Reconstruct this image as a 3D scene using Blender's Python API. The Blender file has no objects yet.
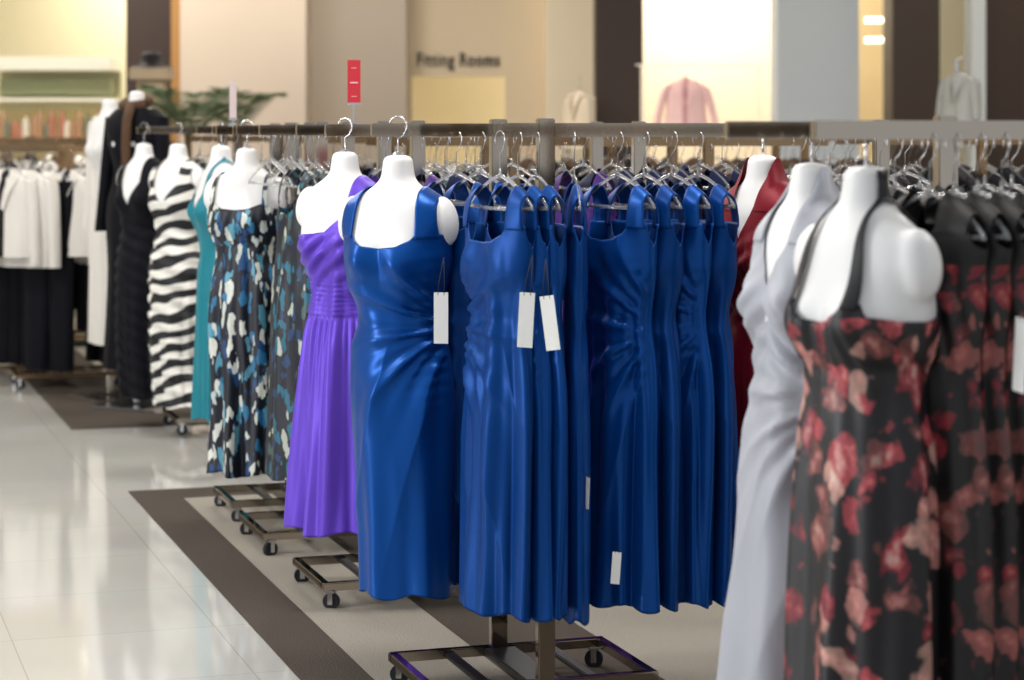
import bpy, bmesh, math, random
import numpy as np
from mathutils import Matrix, Vector
random.seed(4)
F=2200.0; HC=1.5
def fx(px,Y): return (px-512)*Y/F
def fz(py,Y): return HC-(py-130)*Y/F
sc=bpy.context.scene
sc.view_settings.view_transform='Standard'
sc.view_settings.exposure=.06
COL=sc.collection
U=Vector((.951,.309,0)); V=Vector((-.309,.951,0)); UA=math.atan2(.309,.951)

# ------------------------------------------------------------ materials
def lin(c):
    return tuple(((x/255)/12.92 if x/255<=.04045 else ((x/255+.055)/1.055)**2.4) for x in c)+(1,)
def nmat(name):
    m=bpy.data.materials.new(name); m.use_nodes=True
    return m,m.node_tree.nodes,m.node_tree.links,m.node_tree.nodes['Principled BSDF']
def mat(name,rgb,rough=.5,metal=0,bump=0,bscale=30,var=0,sheen=0,trans=0,emit=0,spec=.5,aniso=0):
    m,N,L,b=nmat(name)
    c=lin(rgb)
    b.inputs['Base Color'].default_value=c
    b.inputs['Roughness'].default_value=rough
    b.inputs['Metallic'].default_value=metal
    b.inputs['Specular IOR Level'].default_value=spec
    if sheen: 
        b.inputs['Sheen Weight'].default_value=sheen
        b.inputs['Sheen Roughness'].default_value=.4
    if trans: b.inputs['Transmission Weight'].default_value=trans
    if emit:
        b.inputs['Emission Color'].default_value=c; b.inputs['Emission Strength'].default_value=emit
    tc=N.new('ShaderNodeTexCoord')
    n=N.new('ShaderNodeTexNoise'); n.inputs['Scale'].default_value=bscale; n.inputs['Detail'].default_value=4
    L.new(tc.outputs['Object'],n.inputs['Vector'])
    if bump:
        bp=N.new('ShaderNodeBump'); bp.inputs['Strength'].default_value=bump; bp.inputs['Distance'].default_value=.01
        L.new(n.outputs['Fac'],bp.inputs['Height']); L.new(bp.outputs[0],b.inputs['Normal'])
    mx=N.new('ShaderNodeMix'); mx.data_type='RGBA'
    mx.inputs[6].default_value=c; mx.inputs[7].default_value=tuple(x*(1-var) for x in c[:3])+(1,)
    L.new(n.outputs['Fac'],mx.inputs[0]); L.new(mx.outputs[2],b.inputs['Base Color'])
    return m
def satin(name,rgb,rough=.36,bump=.2,bs=4.5,spec=.5,sheen=.1,metal=0,crease=0):
    m,N,L,b=nmat(name); c=lin(rgb)
    b.inputs['Base Color'].default_value=c; b.inputs['Roughness'].default_value=rough
    b.inputs['Specular IOR Level'].default_value=spec; b.inputs['Metallic'].default_value=metal
    b.inputs['Specular Tint'].default_value=tuple(min(1,.3+x*1.8) for x in c[:3])+(1,)
    b.inputs['Sheen Weight'].default_value=sheen
    b.inputs['Sheen Tint'].default_value=tuple(min(1,.1+x*1.5) for x in c[:3])+(1,)
    tc=N.new('ShaderNodeTexCoord'); mp=N.new('ShaderNodeMapping'); mp.inputs['Scale'].default_value=(1.5,1.5,.6); mp.inputs['Rotation'].default_value=(0,.35,0)
    n=N.new('ShaderNodeTexNoise'); n.inputs['Scale'].default_value=bs; n.inputs['Detail'].default_value=1.5; n.inputs['Distortion'].default_value=.5
    L.new(tc.outputs['Object'],mp.inputs[0]); L.new(mp.outputs[0],n.inputs['Vector'])
    bp=N.new('ShaderNodeBump'); bp.inputs['Strength'].default_value=bump; bp.inputs['Distance'].default_value=.06
    L.new(n.outputs['Fac'],bp.inputs['Height'])
    if crease:
        n2=N.new('ShaderNodeTexNoise'); n2.noise_type='RIDGED_MULTIFRACTAL'; n2.inputs['Scale'].default_value=5; n2.inputs['Detail'].default_value=1; n2.inputs['Distortion'].default_value=1.2
        L.new(mp.outputs[0],n2.inputs['Vector'])
        b2=N.new('ShaderNodeBump'); b2.inputs['Strength'].default_value=crease; b2.inputs['Distance'].default_value=.02
        L.new(n2.outputs['Fac'],b2.inputs['Height']); L.new(bp.outputs[0],b2.inputs['Normal']); L.new(b2.outputs[0],b.inputs['Normal'])
    else: L.new(bp.outputs[0],b.inputs['Normal'])
    return m
def ramp(N,stops,const=True):
    r=N.new('ShaderNodeValToRGB'); cr=r.color_ramp
    if const: cr.interpolation='CONSTANT'
    while len(cr.elements)<len(stops): cr.elements.new(.5)
    for e,(p,c) in zip(cr.elements,stops): e.position=p; e.color=lin(c)
    return r
def cellprint(name,bg,colstops,scale,thr,stretch=(1,1,1),rot=(0,0,0),dist=.12,rings=None,rough=.5,soft=.02,ringmix=.75,rn=1.6,zcut=None):
    m,N,L,b=nmat(name); b.inputs['Roughness'].default_value=rough
    tc=N.new('ShaderNodeTexCoord'); mp=N.new('ShaderNodeMapping')
    mp.inputs['Scale'].default_value=stretch; mp.inputs['Rotation'].default_value=rot
    L.new(tc.outputs['Object'],mp.inputs[0])
    n=N.new('ShaderNodeTexNoise'); n.inputs['Scale'].default_value=scale*.8; n.inputs['Detail'].default_value=3
    L.new(mp.outputs[0],n.inputs['Vector'])
    s=N.new('ShaderNodeVectorMath'); s.operation='MULTIPLY_ADD'; s.inputs[1].default_value=(dist,)*3
    L.new(n.outputs['Color'],s.inputs[0]); L.new(mp.outputs[0],s.inputs[2])
    v=N.new('ShaderNodeTexVoronoi'); v.inputs['Scale'].default_value=scale; L.new(s.outputs[0],v.inputs['Vector'])
    sep=N.new('ShaderNodeSeparateColor'); L.new(v.outputs['Color'],sep.inputs[0])
    lt=N.new('ShaderNodeMapRange'); lt.inputs['From Min'].default_value=thr+soft; lt.inputs['From Max'].default_value=thr-soft; L.new(v.outputs['Distance'],lt.inputs['Value'])
    mx=N.new('ShaderNodeMix'); mx.data_type='RGBA'; mx.inputs[6].default_value=lin(bg)
    fac=lt.outputs[0]
    if zcut is not None:
        sp=N.new('ShaderNodeSeparateXYZ'); L.new(tc.outputs['Object'],sp.inputs[0])
        l2=N.new('ShaderNodeMath'); l2.operation='LESS_THAN'; l2.inputs[1].default_value=zcut; L.new(sp.outputs[2],l2.inputs[0])
        mu=N.new('ShaderNodeMath'); mu.operation='MULTIPLY'; L.new(fac,mu.inputs[0]); L.new(l2.outputs[0],mu.inputs[1]); fac=mu.outputs[0]
    L.new(fac,mx.inputs[0])
    cr=ramp(N,colstops); L.new(sep.outputs[0],cr.inputs[0])
    if rings:
        rr=ramp(N,rings,False); ad=N.new('ShaderNodeMath'); ad.operation='ADD'
        n2=N.new('ShaderNodeTexNoise'); n2.inputs['Scale'].default_value=scale*3; L.new(mp.outputs[0],n2.inputs['Vector'])
        sb=N.new('ShaderNodeMath'); sb.operation='MULTIPLY_ADD'; sb.inputs[1].default_value=rn; sb.inputs[2].default_value=-rn*.47
        L.new(n2.outputs['Fac'],sb.inputs[0]); L.new(sb.outputs[0],ad.inputs[0]); L.new(v.outputs['Distance'],ad.inputs[1])
        L.new(ad.outputs[0],rr.inputs[0])
        m2=N.new('ShaderNodeMix'); m2.data_type='RGBA'; m2.inputs[0].default_value=ringmix
        L.new(cr.outputs[0],m2.inputs[6]); L.new(rr.outputs[0],m2.inputs[7]); L.new(m2.outputs[2],mx.inputs[7])
    else: L.new(cr.outputs[0],mx.inputs[7])
    L.new(mx.outputs[2],b.inputs['Base Color'])
    return m
def stripemat():
    m,N,L,b=nmat('black_white_stripe'); b.inputs['Roughness'].default_value=.7
    tc=N.new('ShaderNodeTexCoord'); sp=N.new('ShaderNodeSeparateXYZ'); L.new(tc.outputs['Object'],sp.inputs[0])
    n=N.new('ShaderNodeTexNoise'); n.inputs['Scale'].default_value=7; n.inputs['Detail'].default_value=0; L.new(tc.outputs['Object'],n.inputs['Vector'])
    a=N.new('ShaderNodeMath'); a.operation='MULTIPLY_ADD'; a.inputs[1].default_value=74
    L.new(sp.outputs[2],a.inputs[0])
    k=N.new('ShaderNodeMath'); k.operation='MULTIPLY_ADD'; k.inputs[1].default_value=-20; L.new(sp.outputs[0],k.inputs[0])
    k2=N.new('ShaderNodeMath'); k2.operation='MULTIPLY'; k2.inputs[1].default_value=7; L.new(n.outputs['Fac'],k2.inputs[0])
    L.new(k2.outputs[0],k.inputs[2]); L.new(k.outputs[0],a.inputs[2])
    s=N.new('ShaderNodeMath'); s.operation='SINE'; L.new(a.outputs[0],s.inputs[0])
    g=N.new('ShaderNodeMath'); g.operation='GREATER_THAN'; g.inputs[1].default_value=0; L.new(s.outputs[0],g.inputs[0])
    mx=N.new('ShaderNodeMix'); mx.data_type='RGBA'; mx.inputs[6].default_value=lin((18,18,24)); mx.inputs[7].default_value=lin((222,220,214))
    L.new(g.outputs[0],mx.inputs[0]); L.new(mx.outputs[2],b.inputs['Base Color'])
    return m
M={}
M['blue']=satin('royal_blue_satin',(0,66,140),.34,.2,spec=.65,metal=.35,crease=.12)
M['blue2']=satin('royal_blue_deep_satin',(0,56,122),.4,.18,spec=.45,metal=.3,crease=.1)
M['purple']=satin('violet_satin',(96,66,186),.4,.2,metal=.15,crease=.12)
M['deep_purple']=satin('plum_satin',(60,26,100),.45,.2)
M['grey']=satin('silver_grey_satin',(166,168,177),.5,.2,bs=4,metal=.05,spec=.4,crease=.15)
M['red']=satin('crimson_satin',(112,12,30),.45,.2,metal=.1)
M['teal']=satin('teal_satin',(30,118,134),.45,.2)
M['black']=satin('black_crepe',(17,18,24),.65,.15,spec=.25,sheen=.03)
M['charcoal']=satin('charcoal_crepe',(40,36,40),.65,.15,spec=.3)
M['navy']=satin('navy_satin',(18,26,60),.5,.15,spec=.3)
M['brown']=satin('brown_knit',(82,62,48),.8,.15,spec=.2)
M['white']=satin('white_cotton',(222,218,212),.8,.15,spec=.2)
M['cream']=satin('cream_cotton',(214,200,180),.8,.15,spec=.2)
M['pink']=satin('pink_cotton',(250,210,210),.8,.15,spec=.2)
M['leaf']=cellprint('leaf_print',(9,15,32),[(0,(210,214,206)),(.2,(36,106,150)),(.42,(222,224,214)),(.54,(84,148,172)),(.68,(20,66,116)),(.86,(190,198,194))],16,.46,(2.0,2.0,.75),(.45,.8,.4),.14)
M['leaf2']=cellprint('teal_leaf_print',(9,16,32),[(0,(26,96,118)),(.4,(170,176,164)),(.55,(20,56,96)),(.8,(60,84,84))],20,.42,(1.6,1.6,.8),(.4,.6,.4),.1)
M['rose']=cellprint('rose_print',(13,11,18),[(0,(178,72,78)),(.3,(214,158,146)),(.5,(122,28,42)),(.68,(196,166,148)),(.84,(88,72,62))],15,.49,(1.15,1.15,.85),(.1,.3,.2),.14,
   rings=[(0,(230,198,184)),(.2,(204,124,120)),(.36,(150,48,60)),(.5,(96,24,38))],soft=.05,ringmix=.5,rn=1.1,zcut=-.262)
M['rose2']=cellprint('dark_rose_print',(10,8,11),[(0,(136,30,42)),(.3,(110,80,70)),(.55,(168,104,96)),(.8,(70,30,36))],17,.5,(1,1,.8),(.1,.3,.2),.14,
   rings=[(0,(190,130,116)),(.2,(148,56,60)),(.4,(96,22,32)),(.6,(44,12,20))],soft=.04,ringmix=.5,rn=1.1,zcut=-.20)
M['stripe']=stripemat()
M['mann']=mat('mannequin_white',(228,227,227),.42,bump=.02,var=.02)
M['chrome']=mat('brushed_bronze_chrome',(182,172,160),.08,1)
M['bronze']=mat('bronze_tube',(160,134,104),.25,1,var=.15,bscale=12)
M['steel']=mat('steel_wire',(205,205,208),.18,1)
M['blackm']=mat('black_base_bar',(22,20,20),.4,var=.2,spec=.4)
M['rubber']=mat('rubber_wheel',(14,18,30),.5)
M['plastic']=mat('clear_plastic',(240,242,246),.06,trans=.85)
M['card']=mat('white_card',(232,232,228),.7)
M['string']=mat('tag_string',(30,30,40),.8)
M['redsign']=mat('red_sign_card',(184,34,48),.5,emit=.03)

# ------------------------------------------------------------ helpers
def newobj(name,me,parent=None,loc=None,rot=None):
    o=bpy.data.objects.new(name,me); COL.objects.link(o)
    if parent is not None: o.parent=parent
    if loc is not None: o.location=loc
    if rot is not None: o.rotation_euler=rot
    return o
def tag(o,label,cat,group=None):
    o['label']=label; o['category']=cat
    if group: o['group']=group
    return o
def structure(o,label=None):
    o['kind']='structure'
    if label: o['label']=label
    return o
def smooth(me,val=True):
    me.polygons.foreach_set('use_smooth',[val]*len(me.polygons)); me.update()
def boxes_mesh(name,lst,m,bev=.003):
    bm=bmesh.new()
    for (c,s) in lst:
        r=bmesh.ops.create_cube(bm,size=1,matrix=Matrix.Translation(c)@Matrix.Diagonal((s[0],s[1],s[2],1)))
    if bev: bmesh.ops.bevel(bm,geom=bm.edges[:],offset=bev,segments=2,affect='EDGES')
    me=bpy.data.meshes.new(name); bm.to_mesh(me); bm.free(); me.materials.append(m); return me
def cyl_mesh(name,r,h,m,axis='Z',seg=20,bev=.002):
    bm=bmesh.new()
    R={'Z':Matrix(),'X':Matrix.Rotation(math.pi/2,4,'Y'),'Y':Matrix.Rotation(math.pi/2,4,'X')}[axis]
    bmesh.ops.create_cone(bm,cap_ends=True,segments=seg,radius1=r,radius2=r,depth=h,matrix=R)
    if bev: bmesh.ops.bevel(bm,geom=[e for e in bm.edges if len(e.link_faces)==2 and e.calc_face_angle(0)>1],offset=bev,segments=2,affect='EDGES')
    me=bpy.data.meshes.new(name); bm.to_mesh(me); bm.free(); me.materials.append(m); return me
def tube_mesh(name,paths,r,m,cyc=False,flat=1.0,seg=8):
    bm=bmesh.new()
    for P in paths:
        P=[Vector(p) for p in P]; rings=[]
        n=len(P)
        for i,p in enumerate(P):
            t=(P[min(i+1,n-1)]-P[max(i-1,0)]).normalized()
            a=Vector((0,1,0)); 
            if abs(t.dot(a))>.95: a=Vector((1,0,0))
            b=t.cross(a).normalized(); a=b.cross(t).normalized()
            rings.append([bm.verts.new(p+a*r*flat*math.cos(q)+b*r*math.sin(q)) for q in [2*math.pi*k/seg for k in range(seg)]])
        for A,B in zip(rings,rings[1:]):
            for k in range(seg): bm.faces.new((A[k],A[(k+1)%seg],B[(k+1)%seg],B[k]))
        bm.faces.new(rings[0][::-1]); bm.faces.new(rings[-1])
    bmesh.ops.recalc_face_normals(bm,faces=bm.faces[:])
    me=bpy.data.meshes.new(name); bm.to_mesh(me); bm.free(); me.materials.append(m); smooth(me); return me
def herm(z,tab,k):
    t=sorted(tab,key=lambda r:r[0]); zs=np.array([r[0] for r in t]); vs=np.array([r[k] for r in t])
    m=np.gradient(vs,zs); z=np.clip(z,zs[0],zs[-1])
    i=np.clip(np.searchsorted(zs,z)-1,0,len(zs)-2)
    h=zs[i+1]-zs[i]; s=(z-zs[i])/h
    return (2*s**3-3*s**2+1)*vs[i]+(s**3-2*s**2+s)*h*m[i]+(-2*s**3+3*s**2)*vs[i+1]+(s**3-s**2)*h*m[i+1]
def grid_mesh(X,Y,Z,closed):
    R,C=X.shape
    verts=np.stack([X,Y,Z],-1).reshape(-1,3)
    idx=np.arange(R*C).reshape(R,C)
    a=idx[:-1,:]; b=idx[1:,:]
    if closed:
        a2=np.roll(a,-1,1); b2=np.roll(b,-1,1)
        f=np.stack([a,b,b2,a2],-1).reshape(-1,4)
    else: f=np.stack([a[:,:-1],b[:,:-1],b[:,1:],a[:,1:]],-1).reshape(-1,4)
    return verts,f
def mesh_from(name,parts,m):
    V_=[];F_=[];o=0
    for v,f in parts: V_.append(v);F_.append(f+o);o+=len(v)
    v=np.concatenate(V_);f=np.concatenate(F_)
    me=bpy.data.meshes.new(name); me.from_pydata(v.tolist(),[],f.tolist()); me.materials.append(m); smooth(me)
    return me
# ------------------------------------------------------------ mannequin
MP=[(0,.040,.042),(-.03,.043,.046),(-.06,.052,.052),(-.08,.078,.060),(-.10,.112,.068),(-.125,.145,.078),(-.16,.158,.088),
    (-.22,.150,.100),(-.28,.148,.108),(-.34,.132,.100),(-.42,.112,.086),(-.50,.138,.100),(-.58,.155,.108),(-.64,.152,.104)]
MPB=[r for r in MP if r[0]>=-.28]+[(-.34,.126,.094),(-.42,.096,.070),(-.50,.104,.076),(-.58,.108,.078),(-.64,.106,.076)]
def bustf(x,z,amp): return amp*np.exp(-((np.abs(x)-.068)/.045)**2-((z+.275)/.06)**2)
def make_mannequin_mesh():
    th=np.linspace(0,2*np.pi,64,endpoint=False); z=np.linspace(0,-.64,80)
    T,Z=np.meshgrid(th,z); w=herm(Z,MPB,1); d=herm(Z,MPB,2)
    X=w*np.cos(T); Y=d*np.sin(T); Y=np.where(np.sin(T)<0,Y-bustf(X,Z,.027),Y)
    v,f=grid_mesh(X,Y,Z,True)
    bm=bmesh.new()
    bv=[bm.verts.new(p) for p in v.tolist()]
    for q in f.tolist(): bm.faces.new([bv[i] for i in q])
    bm.faces.new([bv[i] for i in range(64)][::-1]); bm.faces.new([bv[-64+i] for i in range(64)])
    for s in (-1,1):
        bmesh.ops.create_uvsphere(bm,u_segments=32,v_segments=20,radius=1,matrix=Matrix.Translation((s*.140,.0,-.166))@Matrix.Rotation(-s*.18,4,'Y')@Matrix.Diagonal((.037,.046,.068,1)))
    bmesh.ops.create_uvsphere(bm,u_segments=24,v_segments=12,radius=1,matrix=Matrix.Translation((0,0,-.002))@Matrix.Diagonal((.0405,.0425,.014,1)))
    me=bpy.data.meshes.new('tmp'); bm.to_mesh(me); bm.free()
    o=newobj('tmp',me)
    r=o.modifiers.new('r','REMESH'); r.mode='VOXEL'; r.voxel_size=.0065
    s_=o.modifiers.new('s','SMOOTH'); s_.factor=.6; s_.iterations=9
    dg=bpy.context.evaluated_depsgraph_get(); me2=bpy.data.meshes.new_from_object(o.evaluated_get(dg))
    bpy.data.objects.remove(o); me2.name='mannequin_torso'; me2.materials.clear(); me2.materials.append(M['mann']); smooth(me2); return me2
MANN=make_mannequin_mesh()
def arc(cx,cz,r,a0,a1,n=14): return [(cx+r*math.cos(math.radians(a0+(a1-a0)*i/n)),0,cz+r*math.sin(math.radians(a0+(a1-a0)*i/n))) for i in range(n+1)]
MHOOK=tube_mesh('hook',[[(0,0,-.01),(0,0,.045),(.018,0,.054)]+arc(0,.078,.027,-45,215)],.0024,M['steel'])
MSTEM=tube_mesh('stem',[[(0,0,-.02),(0,0,.02),(0,0,.052)]],.0035,M['steel'])
MBLOCK=cyl_mesh('neck_cap',.016,.008,M['steel'])
NZ=1.422
def mannequin(X,Y,yaw,label,nz=NZ,stem=False):
    o=newobj('mannequin_torso',MANN,loc=(X,Y,nz),rot=(0,0,-math.radians(yaw)))
    tag(o,label,'mannequin','dress form torsos')
    if stem: newobj('stem',MSTEM,o,(0,0,.012))
    else:
        newobj('hook',MHOOK,o,(0,0,.01)); newobj('neck_cap',MBLOCK,o,(0,0,.013)) 
    return o
# ------------------------------------------------------------ dress
HPROF=[(-.055,.02,.010),(-.075,.06,.018),(-.095,.105,.026),(-.12,.145,.036),(-.16,.158,.046),(-.22,.150,.052),(-.3,.146,.056),(-.42,.138,.056),(-.5,.148,.058)]
def dress_mesh(name,m,hem,skirt,mode='mann',top=dict(),folds=(8,13,19),famp=.012,seed=0,style='',res=(100,144),bust=.032,thick=.006,fpow=1.3,seam=None,rg=(.15,-.46)):
    rnd=random.Random(seed); p=[rnd.uniform(0,6.28) for _ in range(8)]
    if mode=='mann': up=[(z,w+thick,d+thick) for z,w,d in MP if z>=-.36]
    elif mode=='thin': up=[(z,w*.8,d*.55) for z,w,d in HPROF if z>=-.32]; bust*=.2
    else: up=[r for r in HPROF if r[0]>=-.32]; bust*=.45
    tab=[(r[0],r[1],r[2],0.0,0.0) for r in up]+[tuple(list(s)+[0.0]*(5-len(s))) for s in skirt]
    zc=top.get('zc',-.235); zs=top.get('zs',-.19); za=top.get('za',-.235); a0,a1=top.get('a',(.55,.85)); zb=top.get('zb',-.2)
    v=top.get('v',False); one=top.get('one',False)
    def topf(th):
        a=np.abs(np.cos(th)); fr=np.sin(th)<0
        if one:
            c=np.cos(th)
            f=np.interp(c,[-1,-.8,-.4,0,a0,a1,min(1,a1+.1),1],[-.262,-.25,-.245,-.238,zs,zs,za+.02,za])
            return np.where(fr,f,np.interp(c,[-1,0,a0,a1,1],[-.262,-.24,zs,zs,za]))
        if v: f=np.interp(a,[0,a0,a1,min(1,a1+.1),1],[zc,zs,zs,za+.02,za])
        else: f=np.interp(a,[0,a0*.55,a0*.9,a0,a1,min(1,a1+.07),1],[zc,zc+.005,zc+.022,zs,zs,za+.01,za])
        b=np.interp(a,[0,a0,a1,1],[zb,zs,zs,za])
        return np.where(fr,f,b)
    R,C=res
    th=np.linspace(0,2*np.pi,C,endpoint=False); s=np.linspace(0,1,R)[:,None]
    tp=topf(th)[None,:]
    Z=tp+(hem-tp)*s; T=np.broadcast_to(th[None,:],Z.shape)
    def surf(T,Z,extra=True):
        w=herm(Z,tab,1); d=herm(Z,tab,2); xo=herm(Z,tab,3); yo=herm(Z,tab,4)
        q=np.clip((-.3-Z)/(-.3-hem),0,1)
        fo=famp*q**fpow*(.5*np.sin(folds[0]*T+p[0]+2.2*q)+.32*np.sin(folds[1]*T+p[1]-2.5*q)+.2*np.sin(folds[2]*T+p[2]+1.5*q))*1.6
        fo+=.0022*np.sin(Z*34+3*np.sin(T*2+p[3])+p[4])*np.exp(-((Z+.42)/.16)**2)
        x0=w*np.cos(T)
        if 'ruch' in style:
            gx,gz=rg; sg=1 if gx>0 else -1
            dx=(gx-x0)*sg; dz=Z-gz; al=np.arctan2(dz,dx+.01); r=np.hypot(dz,dx)
            ph=al*11+p[5]+r*6
            wt=np.clip(-np.sin(T)*2.5,0,1)*np.exp(-(r/.24)**2)*np.clip(r/.10,0,1)
            sh=lambda a: 1-2*np.abs(np.sin(a/2))**.75
            fo+=wt*.0085*(sh(ph)+.45*np.sin(2*ph+1)+.3*np.sin(ph*.5+p[6]))
            wt2=np.clip(-np.sin(T)*2,0,1)*np.clip((gz-Z)/.15,0,1)*np.exp(-np.clip(gz-Z,0,9)/.4)
            fo+=wt2*.009*sh((x0*sg+(gz-Z)*.28)*44+p[7])
            wt3=np.clip(-np.sin(T)*2,0,1)*np.exp(-(dx/.06)**2)*np.exp(-(dz/.13)**2)
            fo+=wt3*.005*np.sin(Z*190+dx*30)
        if 'band' in style:
            b0,b1=-.385,-.50
            k=np.clip((b0-Z)/.01,0,1)*np.clip((Z-b1)/.01,0,1)
            fo+=k*(.004+.003*np.sin(Z*420+1.5*np.sin(T*3)))
            k2=np.clip((b1-Z)/.02,0,1)*np.exp((Z-b1)/.22)
            fo+=k2*.004*np.sin(T*34)
        if 'gather' in style:
            k=np.exp(-((Z+.30)/.08)**2)*np.where(np.sin(T)<0,1,0)
            fo+=k*.0035*np.sin(x0*210+Z*30*np.sign(x0))
        if 'drape' in style:
            k=np.exp(-((Z+.31)/.085)**2)*np.clip(-np.sin(T)*2,0,1)
            fo+=k*.006*np.sin((Z*1.0-x0*.75)*120+.8*np.sin(T*5))
        if 'empire' in style:
            fo+=-.006*np.exp(-((Z+.36)/.012)**2)
        if 'softruch' in style:
            k=np.exp(-((Z+.32)/.10)**2)*np.clip(-np.sin(T)*2,0,1)
            fo+=k*.0055*np.sin((Z+np.abs(x0)*.9)*110+.5*np.sin(T*4))
        if 'wrap' in style:
            k=np.exp(-((Z+.36)/.10)**2)
            fo+=k*.003*np.sin((Z+x0*.8)*120)
        if 'ruffle' in style:
            fo+=.006*np.sin((Z+x0*.35)*85)*np.clip((-.35-Z)/.05,0,1)
        x=(w+fo)*np.cos(T)+xo; y=(d+fo)*np.sin(T)
        y=np.where(np.sin(T)<0,y-bustf(x0,Z,bust),y)+yo
        return x,y
    q=s**8
    Z2=Z+q*.008*np.sin(5*T+p[6])
    x,y=surf(T,Z)
    parts=[grid_mesh(x,y,Z2,True)]
    ups=sorted([r for r in tab if r[0]>-.17],key=lambda r:r[0])
    zz=np.linspace(-.165,ups[-1][0],200); ww=herm(zz,tab,1)
    def crest(xv): return float(zz[np.argmin(np.abs(ww-xv))]) 
    if top.get('straps',True):
        tin,tout=top.get('t',(.085,.135)); nx=8; ny=40
        for sg in ((1,) if one else (-1,1)):
            Xs=np.zeros((ny+1,nx+1));Ys=Xs.copy();Zs=Xs.copy()
            for i in range(nx+1):
                f=i/nx; a=a0+(a1-a0)*f; thb=-math.acos(a); zb0=float(topf(np.array([thb]))[0])-.012
                wb=float(herm(np.array(zb0),tab,1)); xb=a*wb; xt=tin+(tout-tin)*f; cz=crest(xt)
                for j in range(ny+1):
                    ph=math.pi*j/ny; sn=math.sin(ph)
                    z=zb0+(cz-zb0)*sn; xx=xb+(xt-xb)*sn**1.5
                    w=float(herm(np.array(z),tab,1)); d=float(herm(np.array(z),tab,2))
                    rr=math.sqrt(max(0,1-(xx/max(w,1e-4))**2)); yy=d*rr
                    if ph<math.pi/2: yy=-yy-float(bustf(xx,z,bust))*min(1,rr*2)
                    Xs[j,i]=sg*xx;Ys[j,i]=yy-(.003 if ph<math.pi/2 else -.003)*(1-sn**6);Zs[j,i]=z+.004*sn**4
            parts.append(grid_mesh(Xs,Ys,Zs,False))
    me=mesh_from(name,parts,m)
    return me
def add_solid(o,t=.003):
    s=o.modifiers.new('thickness','SOLIDIFY'); s.thickness=t; s.offset=0
def dress(X,Y,yaw,me,label,group=None,nz=NZ,name='dress',cat='dress',tilt=0):
    o=newobj(name,me,loc=(X,Y,nz),rot=(0,math.radians(tilt),-math.radians(yaw)))
    tag(o,label,cat,group); return o
def hanger_meshes(m):
    arm=[]; k=.78
    for s in (-1,1):
        arm.append([(x*s*k,0,z) for x,z in ((0,0),(.02,-.002),(.06,-.012),(.11,-.030),(.16,-.052),(.195,-.074),(.2,-.084))])
    arm.append([(-.195*k,0,-.078),(-.1*k,0,-.083),(0,0,-.084),(.1*k,0,-.083),(.195*k,0,-.078)])
    arm.append([(0,0,-.01),(0,0,.022)])
    b=tube_mesh('hanger',arm,.0052,m,flat=.42)
    h=tube_mesh('hook',[[(0,0,.015),(0,0,.056),(.016,0,.070)]+arc(0,.0925,.0235,-50,205)],.0013,M['steel'])
    return b,h
HB,HH=hanger_meshes(M['plastic'])
HZ=NZ-.040
def hanger(X,Y,yaw,group='clear plastic hangers',z=HZ,label='clear plastic dress hanger hooked over the rail'):
    o=newobj('clothes_hanger',HB,loc=(X,Y,z),rot=(0,0,-math.radians(yaw)))
    tag(o,label,'hanger',group)
    newobj('hook',HH,o); return o
HD=NZ+.018
TAGM=boxes_mesh('price_tag',[((0,0,0),(.038,.0012,.135))],M['card'],0)
def price_tag(parent,px,py,Y,yaw=8,roll=0,label='white paper price tag',top=.16,scale=1):
    w=Vector((fx(px,Y),Y,fz(py,Y)))
    mw=Matrix.Translation(w)@Matrix.Rotation(-math.radians(yaw),4,'Z')@Matrix.Rotation(math.radians(roll),4,'Y')
    o=newobj('price_tag',TAGM,parent)
    inv=(Matrix.Translation(parent.location)@parent.rotation_euler.to_matrix().to_4x4()).inverted()
    o.matrix_basis=inv@mw@Matrix.Scale(scale,4); o['label']=label
    st=tube_mesh('tag_string',[[(-.008,0,.06),(-.006,0,.09),(.006,.01,top)],[(.008,0,.06),(.009,0,.09),(.006,.01,top)]],.0011,M['string'],seg=5)
    newobj('string',st,o)
# ------------------------------------------------------------ rack
def rack(cx,cy,L=.62,W=.335,ra=(-.34,.5),rb=(-.34,.5),label='',cm='chrome',ztop=1.5,bz=.072):
    e=newobj('clothes_rack',None,loc=(cx,cy,0),rot=(0,0,UA)); e.empty_display_size=.1
    tag(e,label or 'bronze chrome clothes rack with open base on casters','clothes rack','garment racks')
    mt=M[cm]; t=.026
    newobj('base_frame',boxes_mesh('base_frame',[((0,s*W/2,bz),(L,t,t)) for s in (-1,1)]+[((s*(L/2-t/2),0,bz),(t,W-t,t*.98)) for s in (-1,1)],mt),e)
    newobj('base_bars',boxes_mesh('base_bars',[((0,0,bz),(.09,W-t,.018))]+[((s*L*.23,0,bz-.002),(.03,W-t,.014)) for s in (-1,1)],M['blackm']),e)
    for s in (-1,1):
        h=ztop+.03-bz
        newobj('post',boxes_mesh('post',[((0,s*W/2,bz+h/2),(.046,.028,h))],mt),e)
    newobj('crossbar',boxes_mesh('crossbar',[((0,0,ztop),(.03,W,.034))],mt),e)
    for s,r in ((-1,ra),(1,rb)):
        if r:
            rr=newobj('rail',boxes_mesh('rail',[(((r[0]+r[1])/2,s*W/2,ztop),(r[1]-r[0],.022,.036))],mt),e)
    wm=cyl_mesh('wheel',.026,.020,M['rubber'],'Y'); 
    fk=boxes_mesh('caster',[((0,0,bz-.015),(.03,.034,.008)),((.0,.016,bz-.034),(.016,.004,.042)),((.0,-.016,bz-.034),(.016,.004,.042))],M['steel'],.001)
    for a in (-1,1):
        for b in (-1,1):
            c=newobj('caster',fk,e,(a*(L/2-.03),b*W/2,0),(0,0,random.uniform(-.6,.6)))
            newobj('wheel',wm,c,(.0,0,.0265))
    return e
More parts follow.
